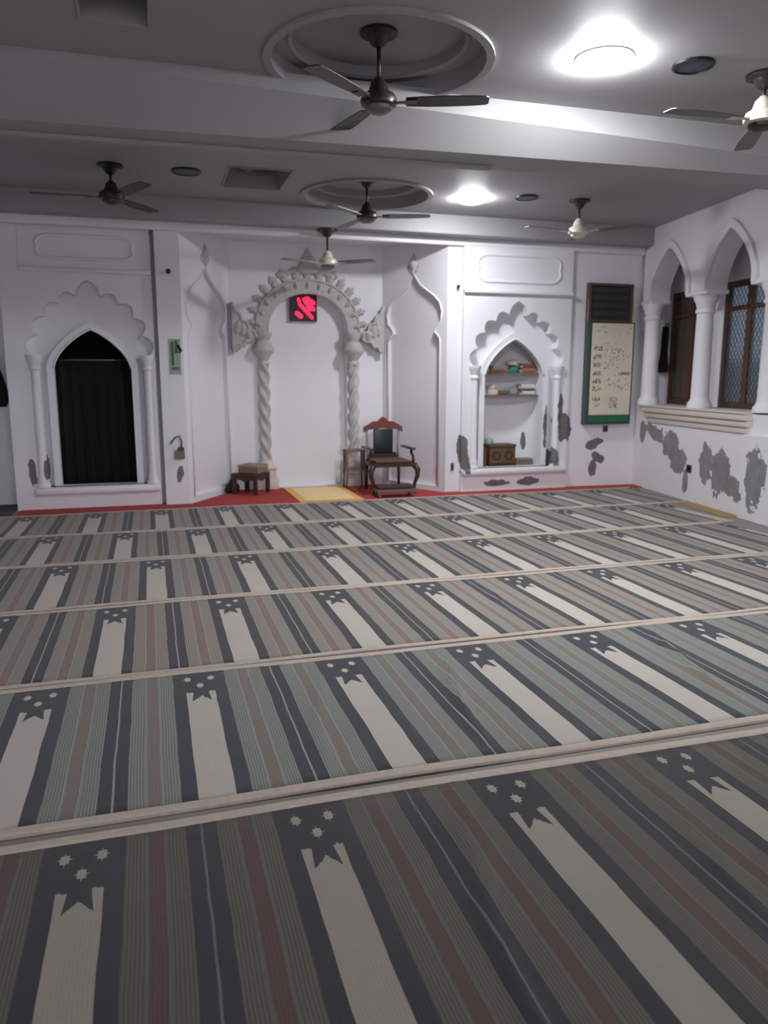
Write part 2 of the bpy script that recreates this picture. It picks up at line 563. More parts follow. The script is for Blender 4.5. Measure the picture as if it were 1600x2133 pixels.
# centre wall with the prayer niche
tfM = frame(2.06, YM, 1, 0)
def round_arch(w_, z0, zs, rise, n=20):
    L = [(-w_, z0)]
    for i in range(n+1):
        a = PI-i/n*PI
        x = w_*math.cos(a)
        L.append((x, zs+rise*(math.sin(a)**.85)+.03*max(0, 1-abs(x)/w_*4)))
    return L+[(w_, z0)]
NW = .53
arch_in = round_arch(NW, .004, 2.1, .50)
bm = bmesh.new()
add_plate(bm, rect(XL-2.06, XR-2.06, 0, 3.25), [[(x, max(z, .012)) for x, z in arch_in]], 0, .16, tfM)
add_plate(bm, rect(-.7, .7, 0, 2.8), [], .16, .22, tfM)
from_bm('niche_wall', bm, M_wall, wall_m)
# inner roll and outer roll of the archivolt, carved band between
def arc_pts(w_, zs, rise, n=24, a0=0., a1=PI):
    return [(w_*math.cos(a1-(a1-a0)*i/n), zs+rise*math.sin(a1-(a1-a0)*i/n)**.85) for i in range(n+1)]
arch = bpy.data.objects.new('carved_arch', None); C.objects.link(arch); arch.parent = wall_m
bm = bmesh.new()
add_tube(bm, [tfM(x, -.01, z) for x, z in arc_pts(NW+.02, 2.06, .54)], .022, 8)
from_bm('inner_roll', bm, M_carve, arch, smooth=True)
bm = bmesh.new()
o_, i_ = arc_pts(NW+.17, 2.06, .70), arc_pts(NW+.03, 2.06, .55)
add_plate(bm, o_+list(reversed(i_)), [], -.03, .005, tfM)
from_bm('arch_band', bm, M_carve, arch)
bm = bmesh.new()
add_tube(bm, [tfM(x, -.03, z) for x, z in arc_pts(NW+.17, 2.06, .70)], .018, 8)
from_bm('outer_roll', bm, M_carve, arch, smooth=True)
# carved leaves round the arch
def leaf_mesh():
    bm = bmesh.new()
    out = [(0, 0), (.035, .02), (.05, .05), (.04, .075), (.055, .09), (.035, .115), (.0, .15)]
    L = out+[(-x, y) for x, y in reversed(out[1:-1])]
    top = [bm.verts.new((x*.8, -.022, y)) for x, y in L]
    base = [bm.verts.new((x, 0, y)) for x, y in L]
    n = len(L)
    c = bm.verts.new((0, -.045, .07))
    for i in range(n):
        bm.faces.new((top[i], top[(i+1) % n], c))
        bm.faces.new((base[i], base[(i+1) % n], top[(i+1) % n], top[i]))
    bmesh.ops.recalc_face_normals(bm, faces=bm.faces)
    me = bpy.data.meshes.new('carved_leaf'); bm.to_mesh(me); bm.free(); me.materials.append(M_carve)
    return me
LEAF = leaf_mesh()
def put_leaf(x, z, ang, s, parent, tf=tfM, d=-.0):
    o = bpy.data.objects.new('carved_leaf', LEAF); C.objects.link(o); o.parent = parent
    p = tf(x, d, z); o.location = p; o.rotation_euler = (0, ang, 0); o.scale = (s, 1.0, s)
    return o
for i in range(15):
    a = R(8)+i/14*R(164)
    x, z = (NW+.17)*math.cos(a), 2.06+.70*math.sin(a)**.85
    nx, nz = math.cos(a), math.sin(a)
    s = .78+.42*math.sin(a)
    put_leaf(x-.0, z, math.atan2(nx, nz), s, arch, d=-.005)
for i in range(13):
    a = R(10)+i/12*R(160)
    x, z = (NW+.10)*math.cos(a), 2.06+.625*math.sin(a)**.85
    put_leaf(x, z-.04, math.atan2(math.cos(a), math.sin(a)), .62, arch, d=-.03)
bm = bmesh.new()   # crest
p = tfM(0, -.02, 0)
add_lathe(bm, [(.10, 2.83), (.16, 2.88), (.13, 2.93), (.09, 2.97), (.12, 3.0), (.05, 3.07), (.01, 3.16)], 14, Matrix.Translation((p.x, p.y, 0)) @ Matrix.Diagonal((1, .45, 1, 1)))
for sx in (-1, 1):
    add_tube(bm, [tfM(sx*t, -.01, z) for t, z in ((.08, 2.84), (.2, 2.87), (.28, 2.82), (.36, 2.85), (.40, 2.80), (.36, 2.77))], [.03, .035, .03, .03, .022, .012], 8)
from_bm('crest', bm, M_carve, arch, smooth=True)
# twisted columns with vase capitals on stepped pedestals
for sx in (-1, 1):
    col = bpy.data.objects.new('twisted_column', None); C.objects.link(col); col.parent = wall_m
    p = tfM(sx*(NW+.08), -.03, 0)
    bm = bmesh.new()
    seg, nz = 30, 60
    rings = []
    for k in range(nz+1):
        z = .40+(1.69-.40)*k/nz
        tw = k/nz*2*PI*2.0*sx
        rings.append([bm.verts.new((p.x+(.060+.022*math.cos(3*(2*PI*i/seg)-3*tw))*math.cos(2*PI*i/seg), p.y+(.060+.022*math.cos(3*(2*PI*i/seg)-3*tw))*math.sin(2*PI*i/seg), z)) for i in range(seg)])
    for a, b in zip(rings, rings[1:]):
        for i in range(seg): bm.faces.new((a[i], a[(i+1) % seg], b[(i+1) % seg], b[i]))
    bm.faces.new(rings[0]); bm.faces.new(rings[-1])
    from_bm('shaft', bm, M_carve, col, smooth=True)
    bm = bmesh.new()
    add_lathe(bm, [(.07, 1.66), (.075, 1.69), (.06, 1.71), (.085, 1.76), (.135, 1.82), (.15, 1.86), (.12, 1.92), (.085, 1.97), (.10, 2.0), (.12, 2.03), (.12, 2.08)], 16, Matrix.Translation((p.x, p.y, 0)))
    from_bm('capital', bm, M_carve, col, auto=50)
    bm = bmesh.new()
    add_box(bm, (p.x-.15, p.y-.13, .0105), (p.x+.15, p.y+.1, .17), .012)
    add_box(bm, (p.x-.12, p.y-.10, .17), (p.x+.12, p.y+.09, .28), .012)
    add_box(bm, (p.x-.14, p.y-.12, .28), (p.x+.14, p.y+.09, .32), .01)
    add_lathe(bm, [(.12, .32), (.10, .35), (.085, .38), (.09, .41)], 16, Matrix.Translation((p.x, p.y, 0)))
    from_bm('pedestal', bm, M_cream, col, auto=40)
    # cusped half arch from the capital to the corner
    br = bpy.data.objects.new('corner_bracket', None); C.objects.link(br); br.parent = wall_m
    xa, xb = sx*(NW+.17), sx*1.015
    bm = bmesh.new()
    L = [(xa, 2.0), (xa+sx*.04, 2.09), (xa+sx*.10, 2.10), (xa+sx*.12, 2.19), (xa+sx*.19, 2.21), (xa+sx*.21, 2.30), (xb-sx*.04, 2.33), (xb, 2.44), (xb, 1.84),
         (xb-sx*.05, 1.83), (xb-sx*.08, 1.90), (xb-sx*.14, 1.89), (xb-sx*.17, 1.96), (xb-sx*.23, 1.95)]
    add_plate(bm, L, [], -.12, .005, tfM)
    from_bm('bracket_plate', bm, M_carve, br)
    bm = bmesh.new()
    add_tube(bm, [tfM(x, -.12, z) for x, z in L[:8]], .022, 6)
    add_tube(bm, [tfM(x, -.12, z) for x, z in L[8:]], .024, 6)
    from_bm('bracket_rim', bm, M_carve, br, smooth=True)
    for (ox, oz, an, s) in ((.09, 1.99, .3, .9), (.17, 2.02, .1, 1.1), (.25, 2.05, -.2, 1.1)):
        put_leaf(xa+sx*ox, oz, sx*an, s, br, d=-.12)

# ------------------------------------------------------------------ right wall: parapet, arcade, windows
tfR = frame(WO[0], WO[1], WU[0], WU[1])
ZS = 1.13
bm = bmesh.new()
box_tf(bm, tfR, -.12, 20.6, 0, .6, 0, ZS-.02)                # parapet
box_tf(bm, tfR, 2.60, 3.25, -.07, .05, 0, ZS-.23, .006)       # pier below the near column
wall_right = structure('wall_right', bm, M_right)
bm = bmesh.new()
def r_arch(c, w_, z1, zs, zb):
    L = [(c-w_, zb)]
    n = 10
    for i in range(n+1):
        x = -w_*math.cos(i/n*PI/2)
        L.append((c+x, zs+(z1-zs)*max(0, 1-(abs(x)/w_)**1.25)**.62))
    return L+[(2*c-x, z) for x, z in reversed(L[:-1])]
T = .25
A1, A2, A3 = (.70, .45), (2.02, .44), (3.34, .44)
zi = 2.48
out = [(0, zi)]
for c, hw in (A1, A2, A3):
    lp = r_arch(c, hw, 3.10, 2.58, zi)
    out += lp
out += [(20.6, zi), (20.6, ZC+.05), (0, ZC+.05)]
add_plate(bm, out, [], 0, T, tfR)
from_bm('arcade', bm, M_wall, wall_right)
bm = bmesh.new()
add_plate(bm, rect(3.9, 20.6, ZS-.02, zi), [], 0, T, tfR)
from_bm('solid_wall', bm, M_wall, wall_right)
for (c, hw) in (A1, A2, A3):
    bm = bmesh.new()
    o_ = [p for p in r_arch(c, hw+.075, 3.20, 2.58, zi)]
    i_ = [p for p in r_arch(c, hw+.0, 3.10, 2.58, zi)]
    add_plate(bm, o_+list(reversed(i_)), [], -.035, .01, tfR)
    from_bm('arch_hood', bm, M_wall, wall_right)
for s0, s1 in ((-.0, .25), (1.15, 1.58), (2.46, 2.90)):
    imp = bpy.data.objects.new('arcade_column', None); C.objects.link(imp); imp.parent = wall_right
    bm = bmesh.new()
    box_tf(bm, tfR, s0-.02, s1+.02, -.02, T+.02, zi-.03, zi+.02, .012)
    from_bm('impost', bm, M_wall, imp)
    bm = bmesh.new()
    sm = (s0+s1)/2 if s0 > 0 else .2
    q = tfR(sm, T/2 if s0 > 0 else .06, 0)
    r = .105
    add_lathe(bm, [(r*1.35, ZS), (r*1.35, ZS+.05), (r*1.15, ZS+.08), (r*1.02, ZS+.11), (r, ZS+.13), (r*.92, zi-.24), (r*1.08, zi-.23), (r*1.08, zi-.20), (r*.96, zi-.18), (r*1.1, zi-.12), (r*1.35, zi-.07), (r*1.4, zi-.03)], 24, Matrix.Translation((q.x, q.y, 0)))
    from_bm('shaft', bm, M_wall, imp, auto=40)
# stepped sill along the top of the parapet
bm = bmesh.new()
box_tf(bm, tfR, .25, 2.62, -.10, .5, ZS-.02, ZS, .004)
box_tf(bm, tfR, .28, 2.62, -.085, .1, ZS-.09, ZS-.02, .012)
box_tf(bm, tfR, .31, 2.61, -.055, .1, ZS-.16, ZS-.09, .012)
box_tf(bm, tfR, .34, 2.61, -.025, .1, ZS-.23, ZS-.16, .01)
from_bm('parapet_sill', bm, M_cream, wall_right, auto=40)
# outer wall of the bay with the windows
D0 = .45
bm = bmesh.new()
W1, W2 = (-.05, .98), (1.22, 2.20)
W3 = (2.4, 3.5)
add_plate(bm, rect(-.2, 20.6, ZS-.05, ZC+.05), [rect(a, b, ZS, 2.62) for a, b in (W1, W2, W3)], D0, D0+.12, tfR)
box_tf(bm, tfR, -.16, -.10, .0, D0, ZS-.05, ZC)
from_bm('bay_wall', bm, M_wall, wall_right)
M_glass, nt, b = new_mat('window_glass')
b.inputs['Base Color'].default_value = (.8, .85, .9, 1); b.inputs['Roughness'].default_value = .25
b.inputs['Transmission Weight'].default_value = .85; b.inputs['IOR'].default_value = 1.25
M_shutter = wood('brown_shutter', lin(84, 72, 62), .45)
M_wire = simple('wire_mesh', lin(54, 56, 62), .6)
def window(name, a, b_, shutters):
    fr = bpy.data.objects.new(name, None); C.objects.link(fr); fr['kind'] = 'structure'
    def bar(n_, s0, s1, z0, z1, d0=D0+.01, d1=D0+.075):
        bm = bmesh.new(); box_tf(bm, tfR, s0, s1, d0, d1, z0, z1, .005); return from_bm(n_, bm, M_frame, fr)
    bar('jamb', a, a+.07, ZS, 2.62); bar('jamb', b_-.07, b_, ZS, 2.62)
    bar('rail', a+.07, b_-.07, ZS, ZS+.07); bar('rail', a+.07, b_-.07, 2.55, 2.62); bar('rail', a+.07, b_-.07, 2.28, 2.33)
    m_ = (a+b_)/2
    bar('mullion', m_-.045, m_+.045, ZS+.07, 2.55)
    for s0, s1 in ((a+.07, m_-.045), (m_+.045, b_-.07)):
        for z0, z1 in ((ZS+.07, 2.28), (2.33, 2.55)):
            bm = bmesh.new(); box_tf(bm, tfR, s0, s1, D0+.035, D0+.045, z0, z1)
            from_bm('shutter' if shutters else 'pane', bm, M_shutter if shutters else M_glass, fr)
            if shutters:
                for k in range(3):
                    bm = bmesh.new(); ss = s0+(s1-s0)*(k+.5)/3; hw = (s1-s0)/6-.008
                    box_tf(bm, tfR, ss-hw, ss+hw, D0+.022, D0+.036, z0+.02, z1-.02, .003)
                    from_bm('plank', bm, M_shutter, fr)
    if not shutters:
        bm = bmesh.new()
        nx = 14
        for k in range(-nx, nx*2):
            for sg in (1, -1):
                pts_ = []
                for j in range(11):
                    z = ZS+.07+(2.48-.07-ZS+.07)*j/10
                    s = a+(b_-a)*k/nx+sg*(z-ZS)*.7-(0 if sg > 0 else 0)
                    if a+.05 < s < b_-.05: pts_.append(tfR(s, D0+.022, z))
                if len(pts_) > 1: add_tube(bm, pts_, .004, 4)
        o = from_bm('wire_grille', bm, M_wire, fr); o['kind'] = 'stuff'
    return fr
window('window_1', *W1, True)
window('window_2', *W2, False)
window('window_3', *W3, False)

# ================================================================== LIGHT FITTINGS
M_lamp = emit('lamp_diffuser', (.95, .975, 1.0, 1), LAMP_POWER)
M_lamp2 = emit('far_lamp_diffuser', (.95, .975, 1.0, 1), LAMP_POWER*FAR_LAMP)
M_fill = emit('rear_fill_diffuser', (.95, .975, 1.0, 1), LAMP_POWER*REAR_FILL)
def ceiling_light(x, y, r, label, m):
    t = thing('ceiling_light', label, 'ceiling light', (x, y, ZC), 0, 'lit dome lights')
    bm = bmesh.new()
    add_lathe(bm, [(r+.006, 0), (r+.006, -.007), (r+.003, -.008), (r+.003, -.002)], 40, cap=False)
    from_bm('rim', bm, M_fan_w, t, auto=40)
    bm = bmesh.new(); add_lathe(bm, [(r*math.cos(a), -.010-.050*math.sin(a)) for a in [PI/2*i/10 for i in range(10)]]+[(.004, -.060)], 40)
    from_bm('diffuser', bm, m, t, smooth=True)
    return t
ceiling_light(2.76, 4.50, .17, 'round white dome light shining on the ceiling nearest the camera', M_lamp)
ceiling_light(3.47, 8.20, .16, 'round white dome light shining on the ceiling of the far bay', M_lamp2)
for ry in (-6.6, -9.2):                  # unseen fill lamps added behind the camera to brighten the back wall
    for rx in (1.0, 2.9, 4.4):
        ceiling_light(rx-(.8 if ry < -8 else 0), ry, .175, 'added unseen dome light behind the camera, brightening the back wall', M_fill)['group'] = 'added fill lights behind the camera'
M_disc = simple('unlit_panel', lin(62, 66, 84), .5, var=.1)
def off_light(x, y, r, label):
    t = thing('unlit_ceiling_light', label, 'ceiling light', (x, y, ZC), 0, 'unlit ceiling discs')
    bm = bmesh.new(); add_lathe(bm, [(r+.012, 0), (r+.012, -.015), (r-.004, -.02), (r-.004, -.006)], 32, cap=False)
    from_bm('rim', bm, M_plastic, t, auto=40)
    bm = bmesh.new(); add_lathe(bm, [(r-.004, -.012), (r*.6, -.017), (.01, -.018)], 32)
    from_bm('diffuser', bm, M_disc, t, auto=40)
off_light(3.35, 4.43, .115, 'dark blue-grey unlit ceiling disc beside the nearest lit lamp')
off_light(4.01, 7.97, .115, 'dark unlit ceiling disc between the far lit lamp and a white-hubbed fan')
off_light(.43, 7.93, .125, 'dark unlit ceiling disc beside the dark-bladed fan, far bay')

def fan(name, label, x, y, ztop, zhub, a0, r, m_body, m_blade, m_cap, m_can, group=None):
    t = thing(name, label, 'ceiling fan', (x, y, ztop), 0, 'ceiling fans')
    h = ztop-zhub
    bm = bmesh.new(); add_lathe(bm, [(.115, 0), (.115, -.018), (.07, -.03), (.045, -.075), (.02, -.09)], 22)
    from_bm('canopy', bm, m_can, t, auto=40)
    bm = bmesh.new(); add_lathe(bm, [(.013, -.07), (.013, -h+.10)], 12)
    from_bm('downrod', bm, m_can, t, smooth=True)
    bm = bmesh.new(); add_lathe(bm, [(.02, -h+.13), (.05, -h+.10), (.065, -h+.05), (.10, -h+.03), (.115, -h+.0), (.11, -h-.03), (.07, -h-.045)], 26)
    from_bm('motor_housing', bm, m_body, t, auto=40)
    bm = bmesh.new(); add_lathe(bm, [(.085, -h-.04), (.08, -h-.06), (.05, -h-.075), (.01, -h-.08)], 22)
    from_bm('bottom_cap', bm, m_cap, t, auto=40)
    bm = bmesh.new()
    prof = [(.17, .048), (.3, .062), (.45, .068), (.6, .066), (r-.02, .06), (r, .045)]
    top = []
    for rr, hw in prof:
        tw = .16-.10*(rr-.17)/(r-.17)
        top.append([Vector((rr, -hw, .0+hw*tw)), Vector((rr, hw, -hw*tw))])
    va = [[bm.verts.new(q+Vector((0, 0, .003))) for q in p] for p in top]
    vb = [[bm.verts.new(q-Vector((0, 0, .003))) for q in p] for p in top]
    for i in range(len(prof)-1):
        bm.faces.new((va[i][0], va[i][1], va[i+1][1], va[i+1][0])); bm.faces.new((vb[i][0], vb[i+1][0], vb[i+1][1], vb[i][1]))
        for s in (0, 1): bm.faces.new((va[i][s], va[i+1][s], vb[i+1][s], vb[i][s]))
    for i in (0, -1): bm.faces.new((va[i][0], va[i][1], vb[i][1], vb[i][0]))
    bmesh.ops.recalc_face_normals(bm, faces=bm.faces)
    bl = bpy.data.meshes.new('blade'); bm.to_mesh(bl); bm.free(); bl.materials.append(m_blade)
    bm = bmesh.new(); add_box(bm, (.09, -.022, -.006), (.24, .022, -.001), .003); add_box(bm, (.16, -.04, -.006), (.24, .04, -.002), .003)
    br = bpy.data.meshes.new('blade_bracket'); bm.to_mesh(br); bm.free(); br.materials.append(m_body)
    for k in range(3):
        o = bpy.data.objects.new('blade', bl); C.objects.link(o); o.parent = t
        o.location = (0, 0, -h-.012); o.rotation_euler = (0, 0, R(a0+120*k))
        q = bpy.data.objects.new('blade_bracket', br); C.objects.link(q); q.parent = o
    return t
fan('ceiling_fan', 'dark ceiling fan hanging in the large round recess nearest the camera', *CO1, ZC+.16, 3.19, 100, .68, M_fan_d, M_fan_d, M_fan_g, M_fan_d)
fan('ceiling_fan', 'dark ceiling fan hanging in the round recess of the far bay', *CO2, ZC+.16, 3.21, 100, .68, M_fan_d, M_fan_g, M_fan_g, M_fan_d)
fan('ceiling_fan', 'dark brown ceiling fan outside any recess, in front of the dark portal', -.25, 7.91, ZC, 3.15, 56, .70, M_fan_d, M_fan_d, M_fan_d, M_plastic)
fan('ceiling_fan', 'ceiling fan with cream hub and grey blades, in front of the book niche', 4.65, 7.95, ZC, 3.10, 69, .70, M_fan_w, M_fan_g, M_fan_w, M_fan_d)
fan('ceiling_fan', 'ceiling fan with cream cone hub beside the nearest lit lamp', 3.90, 4.43, ZC, 3.16, 58, .70, M_fan_w, M_fan_g, M_fan_d, M_fan_d)
fan('ceiling_fan', 'small fan with pale hub hung from the beam before the mihrab arch', 2.08, 9.22, ZB+.09, 2.83, -40, .58, M_fan_w, M_fan_g, M_fan_g, M_fan_d)

# ventilators in the square ceiling recesses
def ventilator(label, sq):
    cx, cy = (sq[0]+sq[1])/2, (sq[2]+sq[3])/2
    r = min(sq[1]-sq[0], sq[3]-sq[2])/2-.03
    t = thing('ventilator', label, 'ventilator', (cx, cy, ZC+.16))
    bm = bmesh.new(); add_lathe(bm, [(r, 0), (r, -.07), (r-.02, -.08), (r-.03, -.06), (r-.03, -.01)], 32, cap=False)
    from_bm('ring', bm, M_fan_g, t, auto=40)
    bm = bmesh.new(); add_lathe(bm, [(.05, 0), (.05, -.07), (.03, -.08)], 18)
    from_bm('hub', bm, M_fan_d, t, auto=40)
    bm = bmesh.new(); add_box(bm, (.04, -.05, -.045), (r-.035, .05, -.038), .003, Matrix.Rotation(R(18), 4, 'X'))
    me = bpy.data.meshes.new('blade'); bm.to_mesh(me); bm.free(); me.materials.append(M_fan_g)
    for k in range(4):
        o = bpy.data.objects.new('blade', me); C.objects.link(o); o.parent = t; o.rotation_euler = (0, 0, PI/2*k+.4)
ventilator('round grey ventilator in the square ceiling recess at the top edge', SQ1)
ventilator('round grey ventilator in the square ceiling recess of the far bay', SQ2)
# cable trunking under the near beam
bm = bmesh.new(); add_box(bm, (-2.85, -.03, -.028), (2.62, .03, 0), .004)
o = from_bm('cable_trunking', bm, M_ceil, loc=(0, 5.93, ZB)); o.rotation_euler = (0, 0, -.0345)
tag(o, 'white cable trunking along the underside of the near ceiling beam', 'cable trunking')

# ================================================================== FLOOR COVERINGS
ROWS = [  # top edge Y, length, period, motif phase X, colours
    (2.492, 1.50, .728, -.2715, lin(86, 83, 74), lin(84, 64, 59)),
    (3.862, 1.295, .728, -.566, lin(123, 128, 122), lin(122, 111, 103)),
    (5.185, 1.29, .705, -.28, lin(138, 132, 124), lin(128, 108, 102)),
    (6.49, 1.27, .705, -.73, lin(138, 132, 126), lin(130, 112, 106)),
    (7.73, 1.205, .668, -.96, lin(140, 134, 128), lin(130, 114, 108)),
    (8.985, 1.22, .687, -1.32, lin(142, 137, 131), lin(132, 116, 110))]
NAMES = ['striped carpet row nearest the camera, with dark red-brown stripes', 'greenish striped carpet row behind the gap, with green-grey stripes',
         'third striped carpet row from the camera, with warm brown-grey stripes', 'fourth striped carpet row from the camera, with narrow brown-grey stripes',
         'fifth striped carpet row from the camera, before the row along the red carpet', 'farthest striped carpet row, bordering the red carpet']
def wallx(y): return WO[0]+(y-WO[1])*(WU[0]/WU[1])
FOLDS = {0: [(.98, .012), (2.9, .008), (1.75, .006)], 1: [(1.45, .016), (2.75, .016), (.78, .007), (3.4, .008)], 2: [(.2, .005), (2.3, .006)], 3: [(1.2, .005)], 4: [], 5: []}
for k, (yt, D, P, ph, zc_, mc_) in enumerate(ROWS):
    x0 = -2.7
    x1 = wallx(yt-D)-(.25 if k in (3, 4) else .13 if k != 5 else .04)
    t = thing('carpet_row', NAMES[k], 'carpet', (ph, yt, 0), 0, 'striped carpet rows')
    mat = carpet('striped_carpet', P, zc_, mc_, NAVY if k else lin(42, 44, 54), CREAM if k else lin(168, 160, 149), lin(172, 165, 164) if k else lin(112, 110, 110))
    rs = random.Random(k)
    phs = [rs.uniform(0, 6) for _ in range(6)]
    def hz(x, y):
        h = .0025*math.sin(x*2.1+phs[0]+y*1.5)+.002*math.sin(x*4.3+phs[1]-y*2.2)
        for fx, fh in FOLDS[k]:
            dxx = x+ph-fx-.10*math.sin((y+.3)*2.2)-y*.08
            h += 1.7*fh*math.exp(-(dxx/.022)**2)*math.sin(min(PI, max(0, -y/D*PI)))
        return max(h, -.003)
    nx, ny = 460 if k < 3 else 220, 14
    def edge(x): return .004*math.sin(x*1.1+phs[3])+.002*math.sin(x*3.7+phs[4])
    bm = bmesh.new()
    def sheet(z_off, flat):
        g = []
        for j in range(ny+1):
            row = []
            for i in range(nx+1):
                x = x0-ph+(x1-x0)*i/nx
                y = -D*j/ny
                e = edge(x)*(1-j/ny)+edge(x+5)*(j/ny)
                row.append(bm.verts.new((x, y+e, z_off if flat else .013+hz(x, y))))
            g.append(row)
        return g
    gt = sheet(0, False)
    for j in range(ny):
        for i in range(nx): bm.faces.new((gt[j][i], gt[j+1][i], gt[j+1][i+1], gt[j][i+1]))
    rim = [gt[0][i] for i in range(nx+1)]+[gt[j][nx] for j in range(1, ny+1)]+[gt[ny][i] for i in range(nx-1, -1, -1)]+[gt[j][0] for j in range(ny-1, 0, -1)]
    low = [bm.verts.new((v.co.x, v.co.y, .001)) for v in rim]
    for i in range(len(rim)): bm.faces.new((rim[i], rim[(i+1) % len(rim)], low[(i+1) % len(rim)], low[i]))
    from_bm('pile', bm, mat, t, smooth=True)
    for j, yy in ((0, 0.0), (ny, -D)):
        bm = bmesh.new()
        ptsb = []
        for i in range(0, nx+1, 4):
            x = x0-ph+(x1-x0)*i/nx
            e = edge(x if j == 0 else x+5)
            ptsb.append((x, yy+e+(-.014 if j == 0 else .014), .0115+hz(x, yy)*.9))
        wid = .024 if k < 2 else .02
        rg = []
        for (x, y, z) in ptsb:
            rg.append([bm.verts.new((x, y+a*wid, z+b_)) for a, b_ in ((-1, -.0105), (-1, .002), (-.6, .0065), (.6, .0065), (1, .002), (1, -.0105))])
        for a, b_ in zip(rg, rg[1:]):
            for q in range(5): bm.faces.new((a[q], a[q+1], b_[q+1], b_[q]))
        bm.faces.new(rg[0]); bm.faces.new(rg[-1])
        from_bm('binding', bm, M_bord, t, smooth=False)
# red carpet into the mihrab recess
bm = bmesh.new()
L = [(-1.47, 9.005), (6.42, 9.005), (6.455, 9.29), (5.40, 9.335), (5.39, 9.285), (3.85, 9.285), (3.84, 9.335), (3.62, 9.335), (XR-.02, YM-.02), (XL+.02, YM-.02), (.42, 9.335), (.13, 9.335), (.12, 9.40), (-1.47, 9.40)]
add_plate(bm, L, [], .001, .010, P2)
tag(from_bm('red_carpet', bm, simple('red_felt', lin(172, 56, 56), .95, var=.14, scale=6, bmp=.3)), 'plain red carpet strip along the far wall and into the mihrab', 'carpet')
# yellow prayer rug
rug = thing('prayer_rug', 'small golden yellow prayer rug before the mihrab', 'rug', (2.065, 9.62, .011))
bm = bmesh.new(); add_box(bm, (-.40, -.60, 0), (.40, .65, .008), .003)
from_bm('rug_border', bm, simple('golden_rug', lin(236, 182, 98), .9, var=.15, scale=30), rug)
bm = bmesh.new(); add_box(bm, (-.31, -.5, .008), (.31, .55, .011), .001)
from_bm('rug_field', bm, simple('pale_rug_field', lin(246, 216, 160), .9, var=.1, scale=25), rug)
bm = bmesh.new(); add_plate(bm, rect(-.27, .27, -.46, .51), [rect(-.24, .24, -.43, .48)], .0112, .0128, P2)
from_bm('rug_line', bm, simple('rug_line', lin(240, 220, 180), .9), rug)
for yy in (-.61, .66):
    bm = bmesh.new()
    for i in range(40):
        x = -.39+.78*i/39; s = 1 if yy > 0 else -1
        add_box(bm, (x-.004, min(yy, yy-s*.025), .001), (x+.004, max(yy, yy+s*.025), .004))
    o = from_bm('fringe', bm, simple('rug_fringe', lin(222, 190, 130), .95), rug); o['kind'] = 'stuff'
# straw coloured mat edge between the carpets and the right wall
bm = bmesh.new(); box_tf(bm, tfR, 1.62, 2.58, -.20, -.012, .001, .006)
tag(from_bm('straw_mat', bm, simple('straw_mat', lin(170, 138, 92), .9, var=.2, scale=30)), 'straw yellow mat strip on the floor along the right wall', 'mat')
bm = bmesh.new(); add_box(bm, (-2.6, 9.02, .001), (-1.52, 9.86, .014), .004)
tag(from_bm('dark_carpet_remnant', bm, simple('dark_carpet', lin(70, 74, 78), .95, var=.2, scale=20)), 'dark grey carpet piece on the floor left of the portal', 'carpet')

# ================================================================== FURNITURE
# armchair
ch = thing('armchair', 'dark carved wooden armchair with black back cushion beside the mihrab', 'chair', (2.95, 9.60, .016))
def part(name, bm, m, p=ch, **k): return from_bm(name, bm, m, p, **k)
bm = bmesh.new()
L = [(-.27, .76), (-.265, .83), (-.2, .865), (-.14, .90), (-.07, .905), (-.035, .945), (0, .965), (.035, .945), (.07, .905), (.14, .90), (.2, .865), (.265, .83), (.27, .76), (.2, .795), (.1, .80), (0, .815), (-.1, .80), (-.2, .795)]
add_plate(bm, L, [], .235, .275, I); part('crest_rail', bm, M_redwood)
bm = bmesh.new(); add_box(bm, (-.135, .225, .47), (.135, .275, .80), .02); part('back_cushion', bm, simple('black_leather', lin(28, 32, 38), .4), auto=40)
bm = bmesh.new(); add_plate(bm, [(-.2, .44), (-.17, .49), (.17, .49), (.2, .44), (.2, .40), (-.2, .40)], [], .235, .27, I); part('lower_back_rail', bm, M_brown)
for sx in (-1, 1):
    bm = bmesh.new(); add_tube(bm, [(sx*.215, .26, .36), (sx*.21, .265, .55), (sx*.225, .26, .80)], [.018, .016, .018], 8)
    part('back_post', bm, simple('grey_lacquer', lin(146, 136, 132), .5), smooth=True)
    bm = bmesh.new(); add_box(bm, (sx*.275-.03, -.22, .555), (sx*.275+.03, .27, .582), .01); part('armrest', bm, M_brown, auto=40)
    bm = bmesh.new(); add_tube(bm, [(sx*.285, -.17, .40), (sx*.30, -.12, .46), (sx*.275, -.11, .52), (sx*.275, -.13, .56)], [.022, .018, .018, .022], 8)
    part('arm_support', bm, M_brown, smooth=True)
    bm = bmesh.new(); add_tube(bm, [(sx*.27, -.24, .37), (sx*.315, -.265, .30), (sx*.31, -.265, .22), (sx*.275, -.255, .12), (sx*.268, -.26, .04), (sx*.272, -.265, .0)], [.04, .036, .03, .022, .02, .024], 10)
    part('leg', bm, M_brown, smooth=True)
    bm = bmesh.new(); add_tube(bm, [(sx*.22, .25, .38), (sx*.225, .26, .2), (sx*.228, .265, 0.002)], [.024, .02, .018], 8)
    part('leg', bm, M_brown, smooth=True)
bm = bmesh.new(); add_plate(bm, [(-.30, -.27), (.30, -.27), (.25, .27), (-.25, .27)], [], .345, .392, P2); part('seat', bm, M_brown)
bm = bmesh.new(); add_box(bm, (-.24, -.24, .392), (.24, .22, .425), .015); part('seat_cushion', bm, simple('brown_seat_cloth', lin(92, 74, 66), .85), auto=40)
